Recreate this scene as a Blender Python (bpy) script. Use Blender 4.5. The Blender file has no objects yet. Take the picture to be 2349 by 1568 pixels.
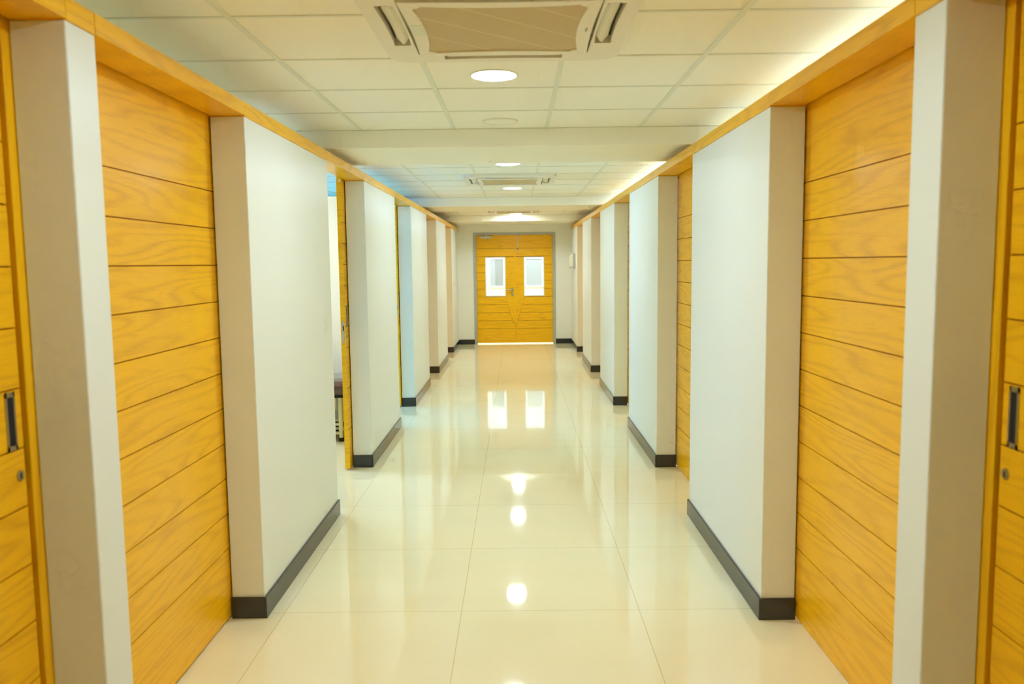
import bpy, bmesh, math, random
from mathutils import Vector, Matrix
C = bpy.context.scene
COL = C.collection

# ------------------------------------------------------------------ camera
PX_W = 2349
F_PX, PITCH, YAW, ROLL, EYE = 1846.13, 0.0975, -0.0071, 0.0117, 1.57
fw = Vector((math.sin(YAW)*math.cos(PITCH), math.cos(YAW)*math.cos(PITCH), -math.sin(PITCH)))
r0 = Vector((math.cos(YAW), -math.sin(YAW), 0)); u0 = r0.cross(fw)
rt = math.cos(ROLL)*r0 - math.sin(ROLL)*u0
up = math.sin(ROLL)*r0 + math.cos(ROLL)*u0
cd = bpy.data.cameras.new('camera'); cam = bpy.data.objects.new('camera', cd); COL.objects.link(cam)
cam.matrix_world = Matrix(((rt.x, up.x, -fw.x, 0), (rt.y, up.y, -fw.y, 0), (rt.z, up.z, -fw.z, EYE), (0, 0, 0, 1)))
cd.sensor_width = 36; cd.sensor_fit = 'HORIZONTAL'; cd.lens = F_PX/PX_W*36
cd.clip_start = 0.02
cd.dof.use_dof = True; cd.dof.focus_distance = 6.5; cd.dof.aperture_fstop = 3.2
C.camera = cam

# ------------------------------------------------------------------ world, exposure
W = bpy.data.worlds.new('world'); C.world = W; W.use_nodes = True
W.node_tree.nodes['Background'].inputs[0].default_value = (0.75, 0.86, 1.0, 1)
W.node_tree.nodes['Background'].inputs[1].default_value = 0.6
C.view_settings.view_transform = 'Standard'; C.view_settings.look = 'None'
C.view_settings.gamma = 1; C.view_settings.use_curve_mapping = False
C.view_settings.exposure = 1.40
C.cycles.use_denoising = True
C.cycles.max_bounces = 9; C.cycles.diffuse_bounces = 6; C.cycles.glossy_bounces = 4
C.cycles.use_adaptive_sampling = True; C.cycles.adaptive_threshold = 0.09; C.cycles.adaptive_min_samples = 10
C.cycles.caustics_reflective = False; C.cycles.caustics_refractive = False
C.cycles.sample_clamp_indirect = 6
# lamp powers (radiance of the glowing discs / panes) and colours
LAMP = 62.0; LAMP_COL = (0.83, 1.0, 1.07)
ROOM_R = 30.0; ROOM_L = 11.0
DAY = 8.0; DAY_COL = (0.07, 0.38, 1.0)
LOBBY = 11.0

# ------------------------------------------------------------------ helpers
def srgb(r, g, b):
    f = lambda c: (c/255/12.92 if c/255 <= .04045 else ((c/255+.055)/1.055)**2.4)
    return (f(r), f(g), f(b), 1)

def mat(name, col, rough=0.5, spec=0.5, metal=0.0, emit=None, bump=None, coat=0.0):
    m = bpy.data.materials.new(name); m.use_nodes = True
    b = m.node_tree.nodes['Principled BSDF']
    b.inputs['Base Color'].default_value = (*col[:3], 1)
    b.inputs['Roughness'].default_value = rough
    b.inputs['Specular IOR Level'].default_value = spec
    b.inputs['Metallic'].default_value = metal
    b.inputs['Coat Weight'].default_value = coat
    if emit:
        b.inputs['Emission Color'].default_value = (*emit[0], 1); b.inputs['Emission Strength'].default_value = emit[1]
    if bump:
        N = m.node_tree.nodes; L = m.node_tree.links
        tc = N.new('ShaderNodeTexCoord'); nz = N.new('ShaderNodeTexNoise'); bp = N.new('ShaderNodeBump')
        nz.inputs['Scale'].default_value = bump[0]; nz.inputs['Detail'].default_value = 3
        bp.inputs['Strength'].default_value = bump[1]; bp.inputs['Distance'].default_value = .002
        L.new(tc.outputs['Object'], nz.inputs['Vector']); L.new(nz.outputs['Fac'], bp.inputs['Height'])
        L.new(bp.outputs['Normal'], b.inputs['Normal'])
    return m

class MB:
    def __init__(s): s.bm = bmesh.new()
    def box(s, x0, x1, y0, y1, z0, z1):
        v = [s.bm.verts.new(p) for p in ((x0,y0,z0),(x1,y0,z0),(x1,y1,z0),(x0,y1,z0),(x0,y0,z1),(x1,y0,z1),(x1,y1,z1),(x0,y1,z1))]
        for f in ((3,2,1,0),(4,5,6,7),(0,1,5,4),(1,2,6,5),(2,3,7,6),(3,0,4,7)): s.bm.faces.new([v[i] for i in f])
        return s
    def prism(s, poly, z0, z1, axes='xyz'):
        """extrude a polygon given in (a, b) along c"""
        def P(a, b, c):
            d = dict(zip(axes, (a, b, c))); return (d['x'], d['y'], d['z'])
        lo = [s.bm.verts.new(P(a, b, z0)) for a, b in poly]; hi = [s.bm.verts.new(P(a, b, z1)) for a, b in poly]
        s.bm.faces.new(lo[::-1]); s.bm.faces.new(hi)
        n = len(poly)
        for i in range(n): s.bm.faces.new((lo[i], lo[(i+1) % n], hi[(i+1) % n], hi[i]))
        return s
    def cyl(s, c, r, h, axis='z', n=32, r2=None):
        r2 = r if r2 is None else r2; c = Vector(c)
        def pt(a, rr, t):
            x, y = rr*math.cos(a), rr*math.sin(a)
            return c + {'z': Vector((x, y, t)), 'x': Vector((t, x, y)), 'y': Vector((x, t, y))}[axis]
        lo = [s.bm.verts.new(pt(2*math.pi*i/n, r, 0)) for i in range(n)]
        hi = [s.bm.verts.new(pt(2*math.pi*i/n, r2, h)) for i in range(n)]
        s.bm.faces.new(lo[::-1]); s.bm.faces.new(hi)
        for i in range(n): s.bm.faces.new((lo[i], lo[(i+1) % n], hi[(i+1) % n], hi[i]))
        return s
    def lathe(s, prof, c=(0,0,0), n=40):
        c = Vector(c); rings = []
        for r, z in prof: rings.append([s.bm.verts.new(c+Vector((r*math.cos(2*math.pi*i/n), r*math.sin(2*math.pi*i/n), z))) for i in range(n)])
        for a, b in zip(rings, rings[1:]):
            for i in range(n): s.bm.faces.new((a[i], a[(i+1) % n], b[(i+1) % n], b[i]))
        return s
    def tube(s, pts, r, n=12, cap=True):
        pts = [Vector(p) for p in pts]; rings = []; ref = None
        for i, p in enumerate(pts):
            t = (pts[min(i+1, len(pts)-1)]-pts[max(i-1, 0)]).normalized()
            if ref is None: ref = t.orthogonal().normalized()
            ref = (ref - t*ref.dot(t)).normalized(); q = t.cross(ref)
            rings.append([s.bm.verts.new(p + r*(math.cos(2*math.pi*k/n)*ref + math.sin(2*math.pi*k/n)*q)) for k in range(n)])
        for a, b in zip(rings, rings[1:]):
            for i in range(n): s.bm.faces.new((a[i], a[(i+1) % n], b[(i+1) % n], b[i]))
        if cap: s.bm.faces.new(rings[0][::-1]); s.bm.faces.new(rings[-1])
        return s
    def build(s, name, m, parent=None, bevel=0, seg=2, smooth=False, loc=None):
        bmesh.ops.recalc_face_normals(s.bm, faces=s.bm.faces)
        me = bpy.data.meshes.new(name); s.bm.to_mesh(me); s.bm.free()
        if smooth:
            for p in me.polygons: p.use_smooth = True
            me.set_sharp_from_angle(angle=math.radians(35))
        me.materials.append(m)
        o = bpy.data.objects.new(name, me); COL.objects.link(o)
        if parent: o.parent = parent
        if loc: o.location = loc
        if bevel:
            b = o.modifiers.new('bevel', 'BEVEL'); b.width = bevel; b.segments = seg; b.limit_method = 'ANGLE'; b.angle_limit = math.radians(40)
        return o

def tag(o, label, cat, kind=None, group=None):
    o['label'] = label; o['category'] = cat
    if kind: o['kind'] = kind
    if group: o['group'] = group
    return o
def thing(name, loc, label, cat, group=None, kind=None):
    o = bpy.data.objects.new(name, None); COL.objects.link(o); o.location = loc; o.empty_display_size = .1
    return tag(o, label, cat, kind, group)
def copy_tree(o, parent=None):
    c = o.copy(); COL.objects.link(c)
    if parent: c.parent = parent
    for ch in list(o.children): copy_tree(ch, c)
    return c

# ------------------------------------------------------------------ materials
M_wall = mat('white_wall_paint', srgb(231, 234, 227), .45, .25, bump=(60, .05))
M_room = mat('cream_room_paint', srgb(240, 238, 225), .6, .3)
M_ceil = mat('ceiling_tile', srgb(249, 247, 233), .8, .2, bump=(220, .12))
M_tee = mat('ceiling_grid_metal', srgb(231, 234, 219), .5, .35)
M_beam = mat('beam_paint', srgb(250, 247, 230), .7, .25, bump=(40, .05))
M_base = mat('dark_granite_skirting', srgb(48, 47, 44), .16, .55)
M_steel = mat('brushed_steel', srgb(190, 188, 175), .32, .5, metal=1.0)
M_greymetal = mat('grey_frame_paint', srgb(178, 178, 168), .4, .45)
M_silver = mat('silver_painted_metal', srgb(208, 204, 188), .3, .5, metal=.2)
M_dark = mat('dark_recess', srgb(38, 38, 42), .6, .3)
M_acw = mat('air_conditioner_plastic', srgb(238, 234, 220), .4, .4)
M_flap = mat('louvre_plastic', srgb(228, 226, 208), .45, .4)
M_cream = mat('cream_plastic', srgb(236, 230, 205), .4, .4)
M_creammetal = mat('cream_painted_tube', srgb(232, 226, 186), .35, .5)
M_black = mat('black_rubber', srgb(30, 30, 30), .6, .3)
M_whiteframe = mat('white_window_bead', srgb(250, 250, 248), .4, .4)
M_lamp = mat('lamp_disc', (1, 1, 1), .5, emit=(LAMP_COL, LAMP))
M_lamp_r = mat('room_lamp_panel', (1, 1, 1), .5, emit=((.74, 1.0, 1.5), ROOM_R))
M_lamp_l = mat('room_lamp_panel_dim', (1, 1, 1), .5, emit=((.88, 1.0, 1.12), ROOM_L))
M_lobby = mat('lobby_lamp_panel', (1, 1, 1), .5, emit=((.80, .96, 1.2), LOBBY))
M_fillpane = mat('fill_light_pane', (.8, .9, 1), .3, emit=((.75, 1.0, .92), 2.0))  # glowing pane added to brighten the near-left ceiling
M_groove = mat('dark_groove_shade', srgb(160, 100, 26), .7, .2)  # darker oak tone painting the shade inside the plank grooves
M_day = mat('daylit_window_pane', (.8, .9, 1), .3, emit=(DAY_COL, DAY))
M_frost = mat('frosted_grey_pane', srgb(172, 182, 182), .5, .3)
M_frostd = mat('frosted_dark_pane', srgb(154, 162, 158), .5, .3)

def wood(name, axis, plank=0.157, z0=0.32, seed=0.0):
    """oak veneer: grain runs along `axis`, every plank between grooves gets its own figure"""
    m = bpy.data.materials.new(name); m.use_nodes = True
    N, L = m.node_tree.nodes, m.node_tree.links; b = N['Principled BSDF']
    tc = N.new('ShaderNodeTexCoord'); sp = N.new('ShaderNodeSeparateXYZ'); L.new(tc.outputs['Object'], sp.inputs[0])
    def math_(op, a, c=None, d=None):
        n = N.new('ShaderNodeMath'); n.operation = op
        for i, v in enumerate((a, c, d)):
            if v is None: continue
            if isinstance(v, (int, float)): n.inputs[i].default_value = v
            else: L.new(v, n.inputs[i])
        return n.outputs[0]
    if axis == 'z': u, v, w = sp.outputs['Z'], sp.outputs['Y'], sp.outputs['X']
    elif axis == 'x': u, v, w = sp.outputs['X'], sp.outputs['Z'], sp.outputs['Y']
    else: u, v, w = sp.outputs['Y'], sp.outputs['Z'], sp.outputs['X']
    oi = N.new('ShaderNodeObjectInfo')
    idx = math_('FLOOR', math_('DIVIDE', math_('SUBTRACT', v, z0), plank))
    off = math_('ADD', math_('MULTIPLY', idx, 7.31), math_('MULTIPLY', oi.outputs['Random'], 91.0+seed))
    cb = N.new('ShaderNodeCombineXYZ')
    L.new(math_('ADD', math_('MULTIPLY', u, .62), off), cb.inputs[0]); L.new(math_('MULTIPLY', v, 6.2), cb.inputs[1]); L.new(off, cb.inputs[2])
    nz = N.new('ShaderNodeTexNoise'); nz.inputs['Scale'].default_value = 1.0; nz.inputs['Detail'].default_value = 1.5; nz.inputs['Roughness'].default_value = .4
    L.new(cb.outputs[0], nz.inputs['Vector'])
    rings = math_('FRACT', math_('MULTIPLY', nz.outputs['Fac'], 13.0))
    rr = N.new('ShaderNodeValToRGB'); e = rr.color_ramp.elements
    e[0].position = 0; e[0].color = (1, 1, 1, 1); e[1].position = .38; e[1].color = (0, 0, 0, 1)
    e.new(.72).color = (0.08, .08, .08, 1); e.new(1.0).color = (1, 1, 1, 1)
    L.new(rings, rr.inputs[0])
    cb2 = N.new('ShaderNodeCombineXYZ')
    L.new(math_('ADD', math_('MULTIPLY', u, 9.0), off), cb2.inputs[0]); L.new(math_('MULTIPLY', v, 260.0), cb2.inputs[1]); L.new(math_('MULTIPLY', w, 260.0), cb2.inputs[2])
    fb = N.new('ShaderNodeTexNoise'); fb.inputs['Scale'].default_value = 1.0; fb.inputs['Detail'].default_value = 2
    L.new(cb2.outputs[0], fb.inputs['Vector'])
    cl = N.new('ShaderNodeTexNoise'); cl.inputs['Scale'].default_value = 1.7; cl.inputs['Detail'].default_value = 2
    L.new(cb.outputs[0], cl.inputs['Vector'])
    fac = math_('ADD', math_('MULTIPLY', rr.outputs[0], math_('MULTIPLY', cl.outputs['Fac'], .85)), math_('MULTIPLY', math_('SUBTRACT', fb.outputs['Fac'], .5), 1.1))
    mx = N.new('ShaderNodeMix'); mx.data_type = 'RGBA'; mx.clamp_factor = True
    L.new(fac, mx.inputs[0]); mx.inputs[6].default_value = WOOD_A; mx.inputs[7].default_value = WOOD_B
    L.new(mx.outputs[2], b.inputs['Base Color'])
    b.inputs['Roughness'].default_value = .3; b.inputs['Specular IOR Level'].default_value = .35
    return m
WOOD_A = srgb(252, 193, 12); WOOD_B = srgb(215, 152, 11)
M_wood_y = wood('oak_veneer_side', 'y')
M_wood_x = wood('oak_veneer_end', 'x', plank=.155, z0=.303)
M_wood_z = wood('oak_post', 'z', plank=5.0, z0=-9)
M_trim = wood('oak_fascia', 'y', plank=5.0, z0=-9, seed=17)

# polished cream floor tiles with fine joints
T, TX0, TY0 = 0.8056, -0.268, 3.52
def floor_mat():
    m = bpy.data.materials.new('polished_cream_tile'); m.use_nodes = True
    N, L = m.node_tree.nodes, m.node_tree.links; b = N['Principled BSDF']
    tc = N.new('ShaderNodeTexCoord'); sp = N.new('ShaderNodeSeparateXYZ'); L.new(tc.outputs['Object'], sp.inputs[0])
    def math_(op, a, c=None):
        n = N.new('ShaderNodeMath'); n.operation = op
        for i, v in enumerate((a, c)):
            if v is None: continue
            if isinstance(v, (int, float)): n.inputs[i].default_value = v
            else: L.new(v, n.inputs[i])
        return n.outputs[0]
    def joint(s, o):
        f = math_('FRACT', math_('DIVIDE', math_('SUBTRACT', s, o-40*T), T))
        return math_('LESS_THAN', math_('MULTIPLY', math_('MINIMUM', f, math_('SUBTRACT', 1.0, f)), T), .0014)
    j = math_('MAXIMUM', joint(sp.outputs['X'], TX0), joint(sp.outputs['Y'], TY0))
    nz = N.new('ShaderNodeTexNoise'); nz.inputs['Scale'].default_value = 1.6; nz.inputs['Detail'].default_value = 4
    mp = N.new('ShaderNodeMapping'); mp.inputs['Scale'].default_value = (1, 3.2, 1)
    L.new(tc.outputs['Object'], mp.inputs[0]); L.new(mp.outputs[0], nz.inputs['Vector'])
    mx = N.new('ShaderNodeMix'); mx.data_type = 'RGBA'; L.new(nz.outputs['Fac'], mx.inputs[0])
    mx.inputs[6].default_value = FLOOR_A; mx.inputs[7].default_value = FLOOR_B
    mj = N.new('ShaderNodeMix'); mj.data_type = 'RGBA'; L.new(j, mj.inputs[0]); L.new(mx.outputs[2], mj.inputs[6])
    mj.inputs[7].default_value = srgb(206, 186, 140)
    L.new(mj.outputs[2], b.inputs['Base Color'])
    b.inputs['Roughness'].default_value = .045; b.inputs['IOR'].default_value = 1.52
    return m
FLOOR_A = srgb(244, 236, 200); FLOOR_B = srgb(239, 229, 190)
M_floor = floor_mat()

def grille_mat():
    m = bpy.data.materials.new('return_air_mesh'); m.use_nodes = True
    N, L = m.node_tree.nodes, m.node_tree.links; b = N['Principled BSDF']
    tc = N.new('ShaderNodeTexCoord'); mp = N.new('ShaderNodeMapping'); mp.inputs['Rotation'].default_value = (0, 0, math.radians(-42))
    L.new(tc.outputs['Object'], mp.inputs[0])
    sp = N.new('ShaderNodeSeparateXYZ'); L.new(mp.outputs[0], sp.inputs[0])
    def math_(op, a, c=None):
        n = N.new('ShaderNodeMath'); n.operation = op
        for i, v in enumerate((a, c)):
            if v is None: continue
            if isinstance(v, (int, float)): n.inputs[i].default_value = v
            else: L.new(v, n.inputs[i])
        return n.outputs[0]
    f = math_('FRACT', math_('ADD', math_('DIVIDE', sp.outputs['Y'], .165), 10.1))
    line = math_('LESS_THAN', math_('ABSOLUTE', math_('SUBTRACT', f, .5)), .018)
    vx = N.new('ShaderNodeTexVoronoi'); vx.inputs['Scale'].default_value = 190; vx.inputs['Randomness'].default_value = 0
    L.new(mp.outputs[0], vx.inputs['Vector'])
    hole = math_('LESS_THAN', vx.outputs['Distance'], .36)
    mx = N.new('ShaderNodeMix'); mx.data_type = 'RGBA'; L.new(hole, mx.inputs[0])
    mx.inputs[6].default_value = srgb(216, 196, 150); mx.inputs[7].default_value = srgb(168, 144, 104)
    m2 = N.new('ShaderNodeMix'); m2.data_type = 'RGBA'; L.new(line, m2.inputs[0]); L.new(mx.outputs[2], m2.inputs[6])
    m2.inputs[7].default_value = srgb(224, 208, 166)
    L.new(m2.outputs[2], b.inputs['Base Color']); b.inputs['Roughness'].default_value = .6
    return m
M_grille = grille_mat()

def glass_mat():
    m = bpy.data.materials.new('clear_glass'); m.use_nodes = True
    N, L = m.node_tree.nodes, m.node_tree.links
    out = N['Material Output']; N.remove(N['Principled BSDF'])
    t = N.new('ShaderNodeBsdfTransparent'); g = N.new('ShaderNodeBsdfGlossy'); g.inputs['Roughness'].default_value = .02
    fr = N.new('ShaderNodeFresnel'); fr.inputs['IOR'].default_value = 1.45; mx = N.new('ShaderNodeMixShader')
    L.new(fr.outputs[0], mx.inputs[0]); L.new(t.outputs[0], mx.inputs[1]); L.new(g.outputs[0], mx.inputs[2]); L.new(mx.outputs[0], out.inputs[0])
    return m
M_glass = glass_mat()
def film_mat():
    m = bpy.data.materials.new('clear_plastic_wrap'); m.use_nodes = True
    N, L = m.node_tree.nodes, m.node_tree.links
    out = N['Material Output']; N.remove(N['Principled BSDF'])
    t = N.new('ShaderNodeBsdfTransparent'); g = N.new('ShaderNodeBsdfGlossy'); g.inputs['Roughness'].default_value = .12
    fr = N.new('ShaderNodeFresnel'); fr.inputs['IOR'].default_value = 1.5; mx = N.new('ShaderNodeMixShader'); L.new(fr.outputs[0], mx.inputs[0])
    L.new(t.outputs[0], mx.inputs[1]); L.new(g.outputs[0], mx.inputs[2]); L.new(mx.outputs[0], out.inputs[0])
    return m
M_film = film_mat()
def mattress_mat():
    m = mat('brown_vinyl', srgb(118, 70, 48), .35, .5)
    N, L = m.node_tree.nodes, m.node_tree.links; b = N['Principled BSDF']
    nz = N.new('ShaderNodeTexNoise'); nz.inputs['Scale'].default_value = 28; rp = N.new('ShaderNodeValToRGB')
    rp.color_ramp.elements[0].position = .45; rp.color_ramp.elements[0].color = srgb(112, 62, 42)
    rp.color_ramp.elements[1].position = .75; rp.color_ramp.elements[1].color = srgb(158, 112, 86)
    L.new(nz.outputs['Fac'], rp.inputs[0]); L.new(rp.outputs[0], b.inputs['Base Color'])
    return m
M_matt = mattress_mat()

# ------------------------------------------------------------------ structure
XL, XR, DL, DR = -1.1464, 1.0547, -1.2925, 1.2020      # wall faces and their room sides
H1, H2, HC, HB = 2.202, 2.262, 2.4366, 2.3186          # wall top, fascia top, ceiling, beam underside
YE = 15.66
XO = 4.3                                               # outer walls of the side rooms
B1, B2, B3 = (5.2986, 6.181), (10.69, 11.643), (14.55, YE)
LW = [(-1.0, 0.86), (2.117, 2.2635), (3.473, 4.958), (6.156, 7.676), (8.835, 10.357), (11.564, 13.1135), (14.267, YE)]
RW = [(-1.0, 0.80), (2.0394, 2.1957), (3.412, 4.888), (6.0655, 7.5885), (8.777, 10.234), (11.479, 12.973), (14.146, YE)]
YB = -3.0

def struct(o, label, cat): return tag(o, label, cat, 'structure')
struct(MB().box(-XO-.1, XO+.1, YB-.1, 18.3, -.12, 0).build('floor', M_floor), 'polished cream floor tiles running down the corridor', 'floor')
struct(MB().box(-XO-.1, XO+.1, YB-.1, YE+.1, HC, HC+.12).build('ceiling', M_ceil), 'cream suspended ceiling of square tiles', 'ceiling')

which = ['beside the camera', 'nearest the camera', 'second from the camera', 'third from the camera', 'fourth from the camera', 'fifth from the camera', 'next to the double door']
ntrim = 0
def trim(mb, m, label, bevel=0.0015, cat='trim'):
    global ntrim; ntrim += 1
    return struct(mb.build('trim_%d' % ntrim, m, bevel=bevel), label, cat)

for side, segs, xf, xb, sg in (('left', LW, XL, DL, 1), ('right', RW, XR, DR, -1)):
    lo, hi = min(xf, xb), max(xf, xb)
    for i, (y0, y1) in enumerate(segs):
        w = MB().box(lo, hi, y0, y1, 0, H1).build('wall_' + side, M_wall, bevel=.004, seg=2)
        struct(w, 'white %s corridor wall pier %s' % (side, which[i]), 'wall')
        e = .011
        b = MB().box(*sorted((xf, xf+sg*e)), y0-(e if i else 0), y1+(e if i < 6 else 0), 0, .0968)
        if i: b.box(*sorted((xf, xb)), y0-e, y0, 0, .0968)
        if i < 6: b.box(*sorted((xf, xb)), y1, y1+e, 0, .0968)
        struct(b.build('baseboard_' + side, M_base, bevel=.0015), 'dark skirting at the foot of the %s white pier %s' % (side, which[i]), 'skirting')
        f = .003
        trim(MB().box(*sorted((xf+sg*f, xb-sg*.05)), y0+(.002 if i else 0), y1-.0035, H1, H2), M_trim, 'oak fascia on top of the %s white pier %s' % (side, which[i]))
        if i < 6:
            yn = segs[i+1][0]
            trim(MB().box(*sorted((xf+sg*f, xb+sg*.004)), y1, yn, H1+.003, H2), M_trim, 'oak lintel over the %s doorway before the pier %s' % (side, which[i+1]))
            # track board over the sliding door
            trim(MB().box(*sorted((xb+sg*.002, xb-sg*.075)), y1-.35, yn+.35, H2+.002, H2+.022), M_acw, 'white track rail over the %s sliding door before the pier %s' % (side, which[i+1]))

# beams across the corridor
for k, (y0, y1) in enumerate((B1, B2, B3)):
    struct(MB().box(-XO, XO, y0, y1, HB, HC).build('ceiling_beam', M_beam, bevel=.006),
           'cream dropped ceiling beam ' + ('crossing nearest the camera', 'crossing farther down the corridor', 'above the double door')[k], 'beam')
# suspended ceiling grid
g = MB(); zt = HC-.004
secs = ((YB, B1[0]), (B1[1], B2[0]), (B2[1], B3[0]))
cross = ([5.2986-.6*j for j in range(1, 14)], [6.23+.58*j for j in range(0, 8)], [11.643+.55+.6*j for j in range(0, 4)])
for (y0, y1), cs in zip(secs, cross):
    for i in range(-6, 8):
        x = -.397+.6*i
        if abs(x) < XO: g.box(x-.012, x+.012, y0, y1, zt, HC)
    for y in cs:
        if y0 < y < y1: g.box(-XO, XO, y-.009, y+.009, zt+.0005, HC)
trim(g, M_tee, 'slim metal grid holding the ceiling tiles', bevel=0, cat='ceiling grid')

# end wall with the double-door opening, outer walls, back wall
FX0, FX1, FZ = -.836, .747, 2.162
struct(MB().box(-XO, FX0, YE, YE+.1, 0, HC).box(FX1, XO, YE, YE+.1, 0, HC).box(FX0, FX1, YE, YE+.1, FZ, HC).build('wall_end', M_room), 'white end wall around the oak double door', 'wall')
for nm, x0, x1 in (('left', XL+.011, FX0), ('right', FX1, XR-.011)):
    struct(MB().box(x0, x1, YE-.011, YE, 0, .0968).build('baseboard_end', M_base, bevel=.0015), 'dark skirting on the end wall %s of the double door' % nm, 'skirting')
struct(MB().box(-XO-.1, XO+.1, YB-.1, YB, 0, HC).build('wall_back', M_wall), 'white wall closing the corridor behind the camera', 'wall')
SILL, HEAD = 1.45, 2.25
WIN = [(1.9, 3.7), (6.45, 7.35), (7.85, 9.0), (9.15, 10.05)]  # first opening is an added fill light for the near-left rooms
wl = MB(); ys = [YB]+[v for w in WIN for v in w]+[YE]
for a, b_ in zip(ys[0::2], ys[1::2]): wl.box(-XO-.1, -XO, a, b_, 0, HC)
for a, b_ in WIN: wl.box(-XO-.1, -XO, a, b_, 0, SILL).box(-XO-.1, -XO, a, b_, HEAD, HC)
struct(wl.build('wall_outer', M_room), 'outer wall of the left side rooms', 'wall')
struct(MB().box(XO, XO+.1, YB, YE, 0, HC).build('wall_outer', M_room), 'outer wall of the right side rooms', 'wall')
for k, (a, b_) in enumerate(WIN):
    num = (6, 1, 2, 3)[k]; mp_ = M_fillpane if k == 0 else M_day
    w = MB().box(-XO-.06, -XO-.01, a, a+.05, SILL, HEAD).box(-XO-.06, -XO-.01, b_-.05, b_, SILL, HEAD).box(-XO-.06, -XO-.01, a+.05, b_-.05, SILL, SILL+.05).box(-XO-.06, -XO-.01, a+.05, b_-.05, HEAD-.05, HEAD).build('window_%d' % num, M_greymetal)
    struct(w, 'daylit window in the left side room, number %s along' % ('one (added fill light)', 'two', 'three', 'four')[k], 'window')
    MB().box(-XO-.045, -XO-.035, a+.05, b_-.05, SILL+.05, HEAD-.05).build('pane', mp_, w)
# partitions between the side rooms
for y in (1.45, 4.2, 7.5, 10.2, 12.9):
    o = MB().box(-XO, DL-.075, y, y+.1, 0, H1).build('wall_partition', M_room)
    struct(o, 'white partition between left side rooms at the pier %s' % which[min(6, {1.45: 1, 4.2: 2, 7.5: 3, 10.2: 4, 12.9: 5}[y])], 'wall')
struct(MB().box(-XO, DL-.075, 7.489, 7.5, 0, .0968).build('baseboard_partition', M_base), 'dark skirting on the partition behind the examination couch', 'skirting')
for y in (1.4, 4.1, 6.8, 9.45, 12.2):
    o = MB().box(DR+.075, XO, y, y+.1, 0, H1).build('wall_partition', M_room)
    struct(o, 'white partition between right side rooms at the pier %s' % which[{1.4: 1, 4.1: 2, 6.8: 3, 9.45: 4, 12.2: 5}[y]], 'wall')

# ------------------------------------------------------------------ sliding doors
ndoor = 0
def sliding_door(side, y0, y1, handle_end, label):
    """handle_end: 'far', 'near' or None; leaf lies against the room side of the wall"""
    global ndoor; ndoor += 1
    s = 1 if side == 'left' else -1           # direction from leaf towards the corridor
    xf = (DL-.007) if side == 'left' else (DR+.007)
    zb, zt_ = .012, 2.252
    ln = y1-y0
    root = thing('door_%d' % ndoor, (xf, y0, 0), label, 'door', kind='structure')
    m = MB(); gz = [zb]+[.32+.157*k for k in range(11)]+[zt_]
    m.box(*sorted((-s*.037, -s*.0065)), 0, ln, zb, zt_)
    for a, b_ in zip(gz, gz[1:]): m.box(*sorted((-s*.0065, 0)), 0, ln, a+.0023, b_-.0023)
    lf = m.build('door_leaf', M_wood_y, root)
    gv = MB()  # dark strips painting the shade between planks
    for z in gz[1:-1]: gv.box(*sorted((-s*.0066, -s*.0045)), .001, ln-.001, z-.0028, z+.0028)
    gv.build('groove_shade', M_groove, lf)
    if handle_end:
        yh = (ln-.0465) if handle_end == 'far' else .0465
        hw, hz0, hz1 = .0195, 1.105, 1.257
        h = MB()
        for a, b_, c_, d_ in ((yh-hw, yh-hw+.007, hz0, hz1), (yh+hw-.007, yh+hw, hz0, hz1), (yh-hw, yh+hw, hz0, hz0+.013), (yh-hw, yh+hw, hz1-.013, hz1)):
            h.box(*sorted((-s*.003, s*.003)), a, b_, c_, d_)
        hd = h.build('pull_handle', M_steel, root); hd['label'] = 'steel recessed pull handle'
        MB().box(*sorted((-s*.002, s*.0008)), yh-hw+.007, yh+hw-.007, hz0+.013, hz1-.013).build('handle_recess', M_dark, hd)
        yk = (ln-.025) if handle_end == 'far' else .025
        k = MB().cyl((0 if s > 0 else -.004, yk, 1.035), .0135, .004, 'x').build('lock_cylinder', M_steel, root, smooth=True)
        MB().box(*sorted((s*.0035, s*.0052)), yk-.0015, yk+.0015, 1.028, 1.042).build('keyhole', M_dark, k)
        ye = ln if handle_end == 'far' else 0
        q = 1 if handle_end == 'far' else -1
        p = MB().box(*sorted((-s*.010, -s*.026)), *sorted((ye, ye+q*.0015)), .985, 1.145).build('lock_plate', M_steel, root)
        MB().box(*sorted((-s*.014, -s*.022)), *sorted((ye+q*.001, ye+q*.0022)), 1.075, 1.115).build('latch_hole', M_dark, p)
        MB().box(*sorted((-s*.006, -s*.022)), *sorted((ye, ye+q*.002)), 2.188, 2.205).build('bumper', M_cream, root)
    return root

sliding_door('left', .76, 2.068, 'far', 'oak sliding door at the left picture edge, with handle and keyhole')
sliding_door('left', 2.275, 3.56, 'near', 'large oak sliding door on the left between the two nearest piers')
sliding_door('left', 6.06, 7.36, 'near', 'oak sliding door on the left standing open, edge and lock plate showing')
sliding_door('left', 8.80, 10.08, 'near', 'left oak sliding door slid open beyond the first open one')
sliding_door('left', 10.32, 11.61, 'near', 'oak sliding door on the left before the pier fifth from the camera')
sliding_door('left', 13.06, 14.32, 'near', 'oak sliding door on the left nearest the double door')
sliding_door('right', .70, 1.990, 'far', 'oak sliding door at the right picture edge, with handle and keyhole')
sliding_door('right', 2.205, 3.50, 'near', 'large oak sliding door on the right between the two nearest piers')
sliding_door('right', 4.84, 6.155, 'near', 'narrow-looking oak sliding door second along the right wall')
sliding_door('right', 7.54, 8.865, 'near', 'oak sliding door sliver third along the right wall')
sliding_door('right', 10.19, 11.56, 'near', 'oak sliding door on the right before the pier fifth from the camera')
sliding_door('right', 12.93, 14.20, 'near', 'oak sliding door on the right nearest the double door')

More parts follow.
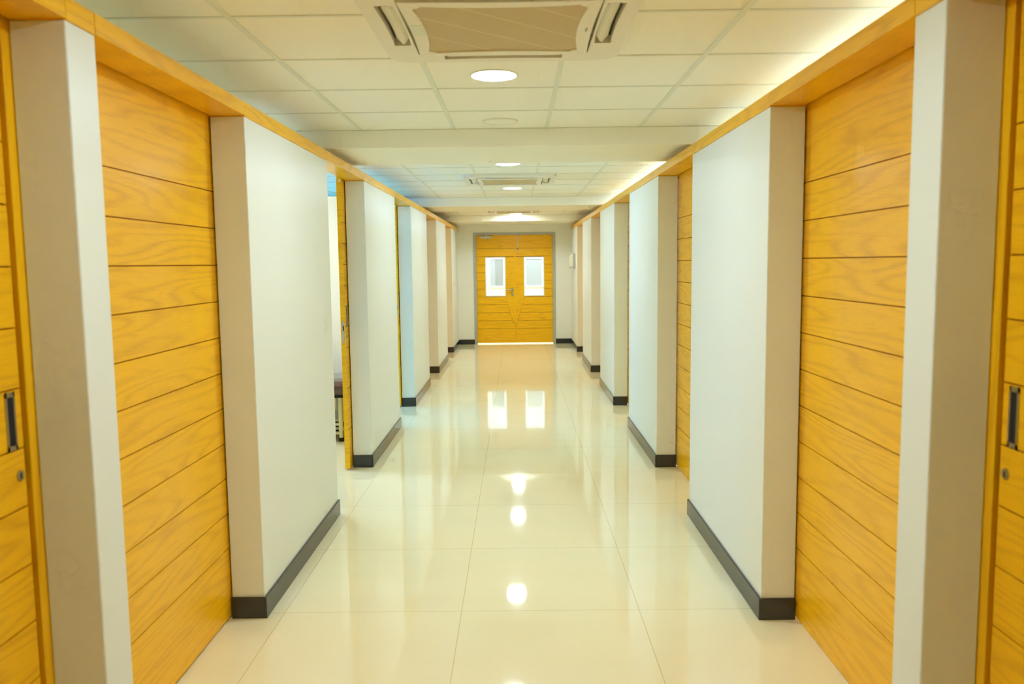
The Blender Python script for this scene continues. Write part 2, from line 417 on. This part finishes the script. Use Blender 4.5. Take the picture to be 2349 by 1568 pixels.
# jamb posts behind the nearest thin piers
for s, xb, y, nm, ye in ((1, DL, 2.117, 'left', 2.068), (-1, DR, 2.0394, 'right', 1.990)):
    j = MB().box(*sorted((xb-s*.001, xb-s*.05)), ye+.017, y, 0, H2).box(*sorted((xb-s*.001, xb-s*.05)), y, y+.125, 0, H2)
    j.box(*sorted((xb-s*.05, xb-s*.062)), ye-.12, y+.125, 0, H2)
    trim(j, M_wood_z, 'oak door post behind the thin %s pier nearest the camera' % nm, cat='door post')

# ------------------------------------------------------------------ double door at the end
trim(MB().box(FX0, FX0+.05, YE-.012, YE+.1, 0, FZ).box(FX1-.05, FX1, YE-.012, YE+.1, 0, FZ).box(FX0+.05, FX1-.05, YE-.012, YE+.1, FZ-.045, FZ),
     M_greymetal, 'grey metal frame around the oak double door', bevel=.003, cat='door frame')
LX = (-.784, -.039); RX = (-.037, .695); MID = -.038
PZ0, PZ1 = .931, 1.692
def clip_x(poly, x, keep):      # keep = -1: keep parts left of x, 1: right of x
    out = []
    for (a, b_), (c_, d_) in zip(poly, poly[1:]+poly[:1]):
        ia, ic = (a-x)*keep >= 0, (c_-x)*keep >= 0
        if ia: out.append((a, b_))
        if ia != ic: t = (x-a)/(c_-a); out.append((x, b_+t*(d_-b_)))
    return out
def clip_line(poly, p, q, keep):
    f = lambda pt: ((q[0]-p[0])*(pt[1]-p[1])-(q[1]-p[1])*(pt[0]-p[0]))*keep
    out = []
    for A, B in zip(poly, poly[1:]+poly[:1]):
        fa, fb_ = f(A), f(B)
        if fa >= 0: out.append(A)
        if (fa >= 0) != (fb_ >= 0):
            t = fa/(fa-fb_); out.append((A[0]+t*(B[0]-A[0]), A[1]+t*(B[1]-A[1])))
    return out
def end_leaf(name_i, x0, x1, px0, px1, inner, label):
    """inner = +1 when the meeting edge is x1 (left leaf), -1 for the right leaf"""
    global ndoor; ndoor += 1
    root = thing('door_%d' % ndoor, ((x0+x1)/2, YE+.03, 0), label, 'door', kind='structure')
    cx = (x0+x1)/2; zb, zt_ = .022, 2.115
    yf, ys, yb = 0, .004, .042     # plank face, slab face, back (local y)
    m = MB()
    for a, b_, c_, d_ in ((x0, px0, zb, zt_), (px1, x1, zb, zt_), (px0, px1, zb, PZ0), (px0, px1, PZ1, zt_)): m.box(a-cx, b_-cx, ys, yb, c_, d_)
    gz = [zb, .303, .458, .612, .768, .922, 1.077, 1.235, 1.393, 1.545, 1.702, 1.856, zt_]
    xm = x1 if inner > 0 else x0                        # meeting edge
    xs = px1 if inner > 0 else px0                      # window side next to the meeting edge
    d0, d1 = (xs+inner*-.02, .925), (xm, .303)           # diagonal of the V
    G = .0030
    for a, b_ in zip(gz, gz[1:]):
        lo, hi = a+G, b_-G
        rects = []
        if hi > PZ0 and lo < PZ1:
            pieces = [(x0, px0), (px1, x1)]
        else: pieces = [(x0, x1)]
        for c_, d_ in pieces:
            isin = (c_ == px1) if inner > 0 else (d_ == px0)
            if hi > PZ0 and lo < PZ1 and isin: continue     # stile made in one piece below
            poly = [(c_-cx, lo), (d_-cx, lo), (d_-cx, hi), (c_-cx, hi)]
            if .3 < lo and hi < .93:
                p, q = (d0[0]-cx-inner*.003, d0[1]), (d1[0]-cx-inner*.003, d1[1])
                poly = clip_line(poly, p, q, -1 if inner > 0 else 1)
            if len(poly) > 2: m.prism(poly, yf, ys, 'xzy')
    # plain inner stile running down into the V
    t = MB()
    st = [(xs-cx, PZ1), (xm-cx, PZ1), (xm-cx, .31), (d0[0]-cx, d0[1]), (xs-cx, d0[1])]
    m.prism(st, yf, ys, 'xzy')
    leaf = m.build('door_leaf', M_wood_x, root)
    gv = MB()  # dark sheet behind the planks, paints the groove shade
    for a, b_, c_, d_ in ((x0, px0, zb, zt_), (px1, x1, zb, zt_), (px0, px1, zb, PZ0), (px0, px1, PZ1, zt_)): gv.box(a-cx+.001, b_-cx-.001, ys-.0012, ys+.0005, c_+.001, d_-.001)
    gv.build('groove_shade', M_groove, leaf)
    f = MB(); w = .018; ya, yb2 = -.003, .045
    f.box(px0-cx, px0-cx+w, ya, yb2, PZ0, PZ1).box(px1-cx-w, px1-cx, ya, yb2, PZ0, PZ1).box(px0-cx+w, px1-cx-w, ya, yb2, PZ0, PZ0+w).box(px0-cx+w, px1-cx-w, ya, yb2, PZ1-w, PZ1)
    wf = f.build('window_frame', M_whiteframe, root, bevel=.002); wf['label'] = 'white window bead'
    MB().box(px0-cx+w, px1-cx-w, .019, .023, PZ0+w, PZ1-w).build('pane', M_glass, wf)
    for z in (1.93, 1.66, 1.02, .35):
        xh = (x0-.004 if inner > 0 else x1+.004)-cx
        MB().cyl((xh, -.010, z-.05), .0075, .1, 'z', 16).build('hinge', M_steel, root, smooth=True)
    return root, cx
ld, lcx = end_leaf(0, *LX, -.614, -.221, 1, 'left leaf of the oak double door, with lever handle and closer')
rd, rcx = end_leaf(1, *RX, .134, .529, -1, 'right leaf of the oak double door, with a flush bolt')
# lever handle, lock and closer on the left leaf
hp = MB().cyl((-.088-lcx, 0, 1.057), .026, -.009, 'y').build('lever_handle', M_steel, ld, smooth=True); hp['label'] = 'steel lever handle'
MB().tube([(-.088-lcx, -.004, 1.057), (-.088-lcx, -.045, 1.057), (-.094-lcx, -.056, 1.057), (-.106-lcx, -.06, 1.057), (-.214-lcx, -.06, 1.056)], .0095, 12).build('lever', M_steel, hp, smooth=True)
kr = MB().cyl((-.087-lcx, 0, .962), .026, -.008, 'y').build('lock_rose', M_steel, ld, smooth=True)
MB().box(-.090-lcx, -.084-lcx, -.0095, -.007, .952, .972).build('keyhole', M_dark, kr)
dc = MB().box(-.712-lcx, -.476-lcx, -.055, 0, 2.052, 2.094).build('door_closer', M_silver, ld, bevel=.006); dc['label'] = 'silver door closer with a folding arm'
MB().cyl((-.592-lcx, -.03, 2.02), .012, .1, 'z', 16).tube([(-.592-lcx, -.03, 2.112), (-.474-lcx, -.17, 2.125)], .009, 8).tube([(-.474-lcx, -.17, 2.135), (-.35-lcx, -.042, 2.137)], .008, 8).build('closer_arm', M_silver, dc, smooth=True)
fb = MB().box(.010-rcx, .022-rcx, -.004, 0, 1.80, 2.112).build('flush_bolt', M_steel, rd)
MB().box(.012-rcx, .020-rcx, -.010, -.004, 1.83, 1.862).build('bolt_knob', M_dark, fb)
MB().box(MID-.022-rcx+.01, MID+.004-rcx+.01, -.006, 0, .03, 2.11).build('meeting_strip', M_wood_z, rd)

# lobby beyond the double door
YL = 17.9
struct(MB().box(-1.9, 1.9, YL, YL+.1, 0, 2.7).build('wall_lobby', M_room), 'bright white lobby wall seen through the door windows', 'wall')
struct(MB().box(-2.0, -1.9, YE+.1, YL, 0, 2.7).build('wall_lobby', M_room), 'left side wall of the lobby beyond the double door', 'wall')
struct(MB().box(1.9, 2.0, YE+.1, YL, 0, 2.7).build('wall_lobby', M_room), 'right side wall of the lobby beyond the double door', 'wall')
struct(MB().box(-2.0, 2.0, YE, YL+.1, 2.7, 2.8).box(-2, 2, YE, YE+.1, HC, 2.7).build('ceiling_lobby', M_room), 'white ceiling of the lobby beyond the double door', 'ceiling')
for (x0, x1, z0, z1, split, lb) in ((-.592, -.305, 1.072, 1.657, -.482, 'left'), (.203, .553, 1.075, 1.657, None, 'right')):
    w = MB().box(x0-.03, x1+.03, YL-.03, YL, z0-.03, z0).box(x0-.03, x1+.03, YL-.03, YL, z1, z1+.03).box(x0-.03, x0, YL-.03, YL, z0, z1).box(x1, x1+.03, YL-.03, YL, z0, z1).build('window_%d' % (4 if lb == 'left' else 5), M_whiteframe)
    struct(w, 'grey lobby window seen through the %s door pane' % lb, 'window')
    MB().box(x0, split or x1, YL-.012, YL, z0, z1).build('pane', M_frost, w)
    if split: MB().box(split, x1, YL-.012, YL, z0, z1).build('pane', M_frostd, w)

# ------------------------------------------------------------------ ceiling lamps
def downlight():
    r = thing('ceiling_light', (0, 0, HC), '', 'ceiling light', 'round ceiling lights along the corridor')
    MB().lathe([(.1035, 0), (.112, 0), (.112, -.004), (.1035, -.006), (.1035, 0)]).build('trim_ring', M_acw, r, smooth=True)
    MB().lathe([(.1035, -.003), (.1035, -.0045), (0.0001, -.0045)]).build('diffuser', M_lamp, r)
    return r
dl = downlight()
spots = [(-.096, 3.82, 'round lit ceiling light largest in view, in front of the nearest air conditioner'),
         (-.069, 7.15, 'round lit ceiling light just past the nearest beam'),
         (-.043, 9.45, 'round lit ceiling light just beyond the second air conditioner'),
         (-.02, 12.5, 'round lit ceiling light hidden past the farther beam'),
         (-.010, 14.3, 'small round lit ceiling light right before the double door'),
         (-.11, 1.85, 'round lit ceiling light just outside the top of the picture')]
for i, (x, y, lb) in enumerate(spots):
    o = dl if i == 0 else copy_tree(dl)
    o.location = (x, y, HC); o['label'] = lb
def room_light(x, y, m, lb):
    r = thing('ceiling_panel_light', (x, y, HC), lb, 'ceiling light', 'panel lights in the side rooms')
    MB().box(-.3, .3, -.3, -.285, -.02, 0).box(-.3, .3, .285, .3, -.02, 0).box(-.3, -.285, -.285, .285, -.02, 0).box(.285, .3, -.285, .285, -.02, 0).build('frame', M_acw, r)
    MB().box(-.285, .285, -.285, .285, -.012, -.004).build('diffuser', m, r)
for y, w in ((2.8, 'first'), (6.5, 'second'), (8.2, 'third'), (9.95, 'fourth')): room_light(2.2, y, M_lamp_r, 'square panel light in the %s right side room' % w)
room_light(-2.5, 6.45, M_lamp_l, 'square panel light over the examination couch room')
r = thing('ceiling_panel_light', (0, 16.8, 2.7), 'square panel light in the lobby beyond the double door', 'ceiling light')
MB().box(-.62, .62, -.32, -.3, -.02, 0).box(-.62, .62, .3, .32, -.02, 0).box(-.62, -.6, -.3, .3, -.02, 0).box(.6, .62, -.3, .3, -.02, 0).build('frame', M_acw, r)
MB().box(-.6, .6, -.3, .3, -.012, -.002).build('diffuser', M_lobby, r)
# ceiling speaker
r = thing('ceiling_speaker', (-.092, 5.03, HC), 'flat round cream speaker in the ceiling before the nearest beam', 'speaker')
MB().lathe([(.108, 0), (.108, -.006), (.098, -.009), (.094, -.006)]).build('speaker_rim', M_acw, r, smooth=True)
MB().lathe([(.094, -.006), (.05, -.0075), (.0001, -.008)]).build('speaker_grille', M_ceil, r, smooth=True)

# ------------------------------------------------------------------ air conditioners
def cassette():
    r = thing('air_conditioner', (0, 0, HC), '', 'air conditioner', 'ceiling cassette air conditioners')
    z0, z1 = -.034, 0
    O_, I_, S0, S1, SL, CH = .462, .336, .350, .412, .238, .085
    rot = lambda p, k: [(p[0], p[1]), (-p[1], p[0]), (-p[0], -p[1]), (p[1], -p[0])][k]
    shift = (-.04, 0, .04, 0)
    ts = [-1+t/5 for t in range(11)]
    m = MB(); bk = MB()
    for k in range(4):
        q = shift[k]
        pz = lambda poly: m.prism([rot(p, k) for p in poly], z0, z1)
        pz([(I_, q-SL)] + [(S0-.007*(1-t*t), q+SL*t) for t in ts] + [(I_, q+SL)])
        pz([(O_, q+SL)] + [(S1-.006*(1-t*t), q+SL*t) for t in ts[::-1]] + [(O_, q-SL)])
        pz([(I_, -I_), (O_, -I_), (O_, q-SL), (I_, q-SL)]); pz([(I_, q+SL), (O_, q+SL), (O_, I_), (I_, I_)])
        pz([(I_, I_), (O_, I_), (O_, O_-CH), (O_-.022, O_-.03), (O_-.03, O_-.022), (O_-CH, O_), (I_, O_)])
        bk.prism([rot(p, k) for p in ((S0-.009, q-SL-.004), (S1+.004, q-SL-.004), (S1+.004, q+SL+.004), (S0-.009, q+SL+.004))], -.004, 0)
    m.build('front_panel', M_acw, r)
    bk.box(-I_-.001, I_+.001, -I_-.001, I_+.001, -.003, 0)
    bk.build('duct_opening', M_dark, r)
    for k in range(4):
        f = MB(); q = shift[k]; L_ = SL-.014; rows = []
        for t in ts:
            b0, b1 = S0+.004-.007*(1-t*t), S1-.014-.006*(1-t*t)
            e = .010 if abs(t) > .99 else 0
            prof = [(b0+e+(b1-b0-2*e)*i/8, -.018-.014*math.sin(math.pi*(.12+.80*i/8))) for i in range(9)]
            prof += [(b1-e-.004, -.012), (b0+e+.004, -.012)]
            rows.append([f.bm.verts.new((*rot((a, q+L_*t), k), zz)) for a, zz in prof])
        n = len(rows[0])
        for A, B in zip(rows, rows[1:]):
            for i in range(n): f.bm.faces.new((A[i], A[(i+1) % n], B[(i+1) % n], B[i]))
        f.bm.faces.new(rows[0]); f.bm.faces.new(rows[-1][::-1])
        f.build('louvre_flap', M_flap, r, smooth=True)
    # inner frame around the concave-sided mesh
    g_ = .288; bow = .019; J = I_-.005
    side = [(g_-bow*(1-(-1+i/6)**2), (-1+i/6)*(g_-.030)) for i in range(13)]
    m = MB()
    edge = [(J-.008*(1-t*t), t*J) for t in ts]
    for k in range(4):
        poly = edge + [(g_-.017, g_-.017)] + side[::-1] + [(g_-.017, -(g_-.017))]
        m.prism([rot(p, k) for p in poly], -.042, -.004)
    m.build('grille_frame', M_acw, r, bevel=.002)
    full = []
    for k in range(4): full += [rot(p, k) for p in side]
    MB().prism(full, -.036, -.010).build('return_grille', M_grille, r)
    d = MB().box(-J+.016, -g_+.014, -.09, .03, -.0432, -.04).build('display', mat('display_strip', srgb(222, 228, 206), .3), r); d['label'] = 'pale green display strip'
    MB().box(g_+.010, g_+.017, -.03, .01, -.0432, -.04).build('badge', mat('badge_ink', srgb(165, 160, 150), .5), r)
    return r
ac = cassette()
for i, (x, y, lb) in enumerate(((-.045, 2.975, 'largest ceiling cassette air conditioner, at the top edge of the picture'),
                              (-.062, 8.38, 'ceiling cassette air conditioner in the middle ceiling bay past the nearest beam'),
                              (-.045, 13.3, 'small-looking ceiling cassette air conditioner in the far bay before the double door'))):
    o = ac if i == 0 else copy_tree(ac)
    o.location = (x, y, HC); o['label'] = lb

# ------------------------------------------------------------------ wall fittings
r = thing('dispenser', (XR, 14.62, 1.46), 'white wall-mounted dispenser on the right wall near the double door', 'dispenser')
MB().box(-.036, 0, -.075, .075, 0, .27).build('back_plate', M_greymetal, r, bevel=.004)
MB().prism([(-.036, .045), (-.036, .255), (-.062, .265), (-.082, .25), (-.098, .18), (-.104, .05), (-.094, .035)], -.07, .07, 'xzy').build('cover', M_cream, r, bevel=.006, smooth=True)
MB().cyl((-.09, 0, .008), .013, .03, 'z', 16).build('nozzle', M_greymetal, r, smooth=True)
r = thing('light_switch', (XL, 14.63, 1.16), 'small white light switch on the left wall near the double door', 'light switch')
MB().box(0, .009, -.045, .045, 0, .09).build('switch_plate', M_acw, r, bevel=.003)
MB().box(.009, .013, -.016, .016, .022, .068).build('rocker', M_acw, r, bevel=.002)

# ------------------------------------------------------------------ examination couch in the open room
BX0, BX1, BY0, BY1 = -3.35, -1.46, 6.92, 7.46
r = thing('examination_couch', ((BX0+BX1)/2, (BY0+BY1)/2, 0), 'brown plastic-wrapped examination couch on cream tubular legs behind the open door', 'couch')
ox, oy = (BX0+BX1)/2, (BY0+BY1)/2; hx, hy = (BX1-BX0)/2, (BY1-BY0)/2
mt = MB().box(-hx, hx, -hy, hy, .445, .52).build('mattress', M_matt, r, bevel=.015, seg=3); mt['label'] = 'brown vinyl mattress'
MB().box(-hx-.004, hx+.004, -hy-.004, hy+.004, .443, .565).build('plastic_wrap', M_film, mt, bevel=.02)
MB().box(-hx+.03, hx-.03, -hy+.04, -hy+.075, .415, .443).box(-hx+.03, hx-.03, hy-.075, hy-.04, .415, .443).box(-hx+.03, -hx+.065, -hy+.075, hy-.075, .415, .443).box(hx-.065, hx-.03, -hy+.075, hy-.075, .415, .443).build('bed_frame', M_black, r)
for sx in (-1, 1):
    for sy in (-1, 1):
        px, py = sx*(hx-.13), sy*(hy-.17)
        lg = MB().tube([(px, py, .415), (px, py, .03)], .019, 14).build('leg', M_creammetal, r, smooth=True)
        pts = [(px-sx*.05, py, .415)]
        for i in range(7):
            a = math.pi/2*i/6; pts.append((px-sx*(.05+.07*(1-math.cos(a))), py, .30-.07*math.sin(a)))
        pts.append((px-sx*.25, py, .225))
        MB().tube([(px-sx*.05, py, .415), (px-sx*.05, py, .34), (px-sx*.055, py, .30), (px-sx*.075, py, .265), (px-sx*.11, py, .24), (px-sx*.22, py, .22)], .014, 10).build('brace', M_creammetal, r, smooth=True)
        MB().cyl((px, py, 0), .022, .035, 'z', 16).build('foot', M_black, lg, smooth=True)
    MB().tube([(sx*(hx-.13), -hy+.17, .09), (sx*(hx-.13), hy-.17, .09)], .015, 10).build('cross_rail', M_creammetal, r, smooth=True)
for sy in (-1, 1):
    MB().tube([(-hx+.13, sy*(hy-.17), .155), (hx-.13, sy*(hy-.17), .155)], .013, 10).build('side_rail', M_creammetal, r, smooth=True)
    MB().tube([(-hx+.13, sy*(hy-.17), .075), (hx-.13, sy*(hy-.17), .075)], .013, 10).build('side_rail', M_creammetal, r, smooth=True)
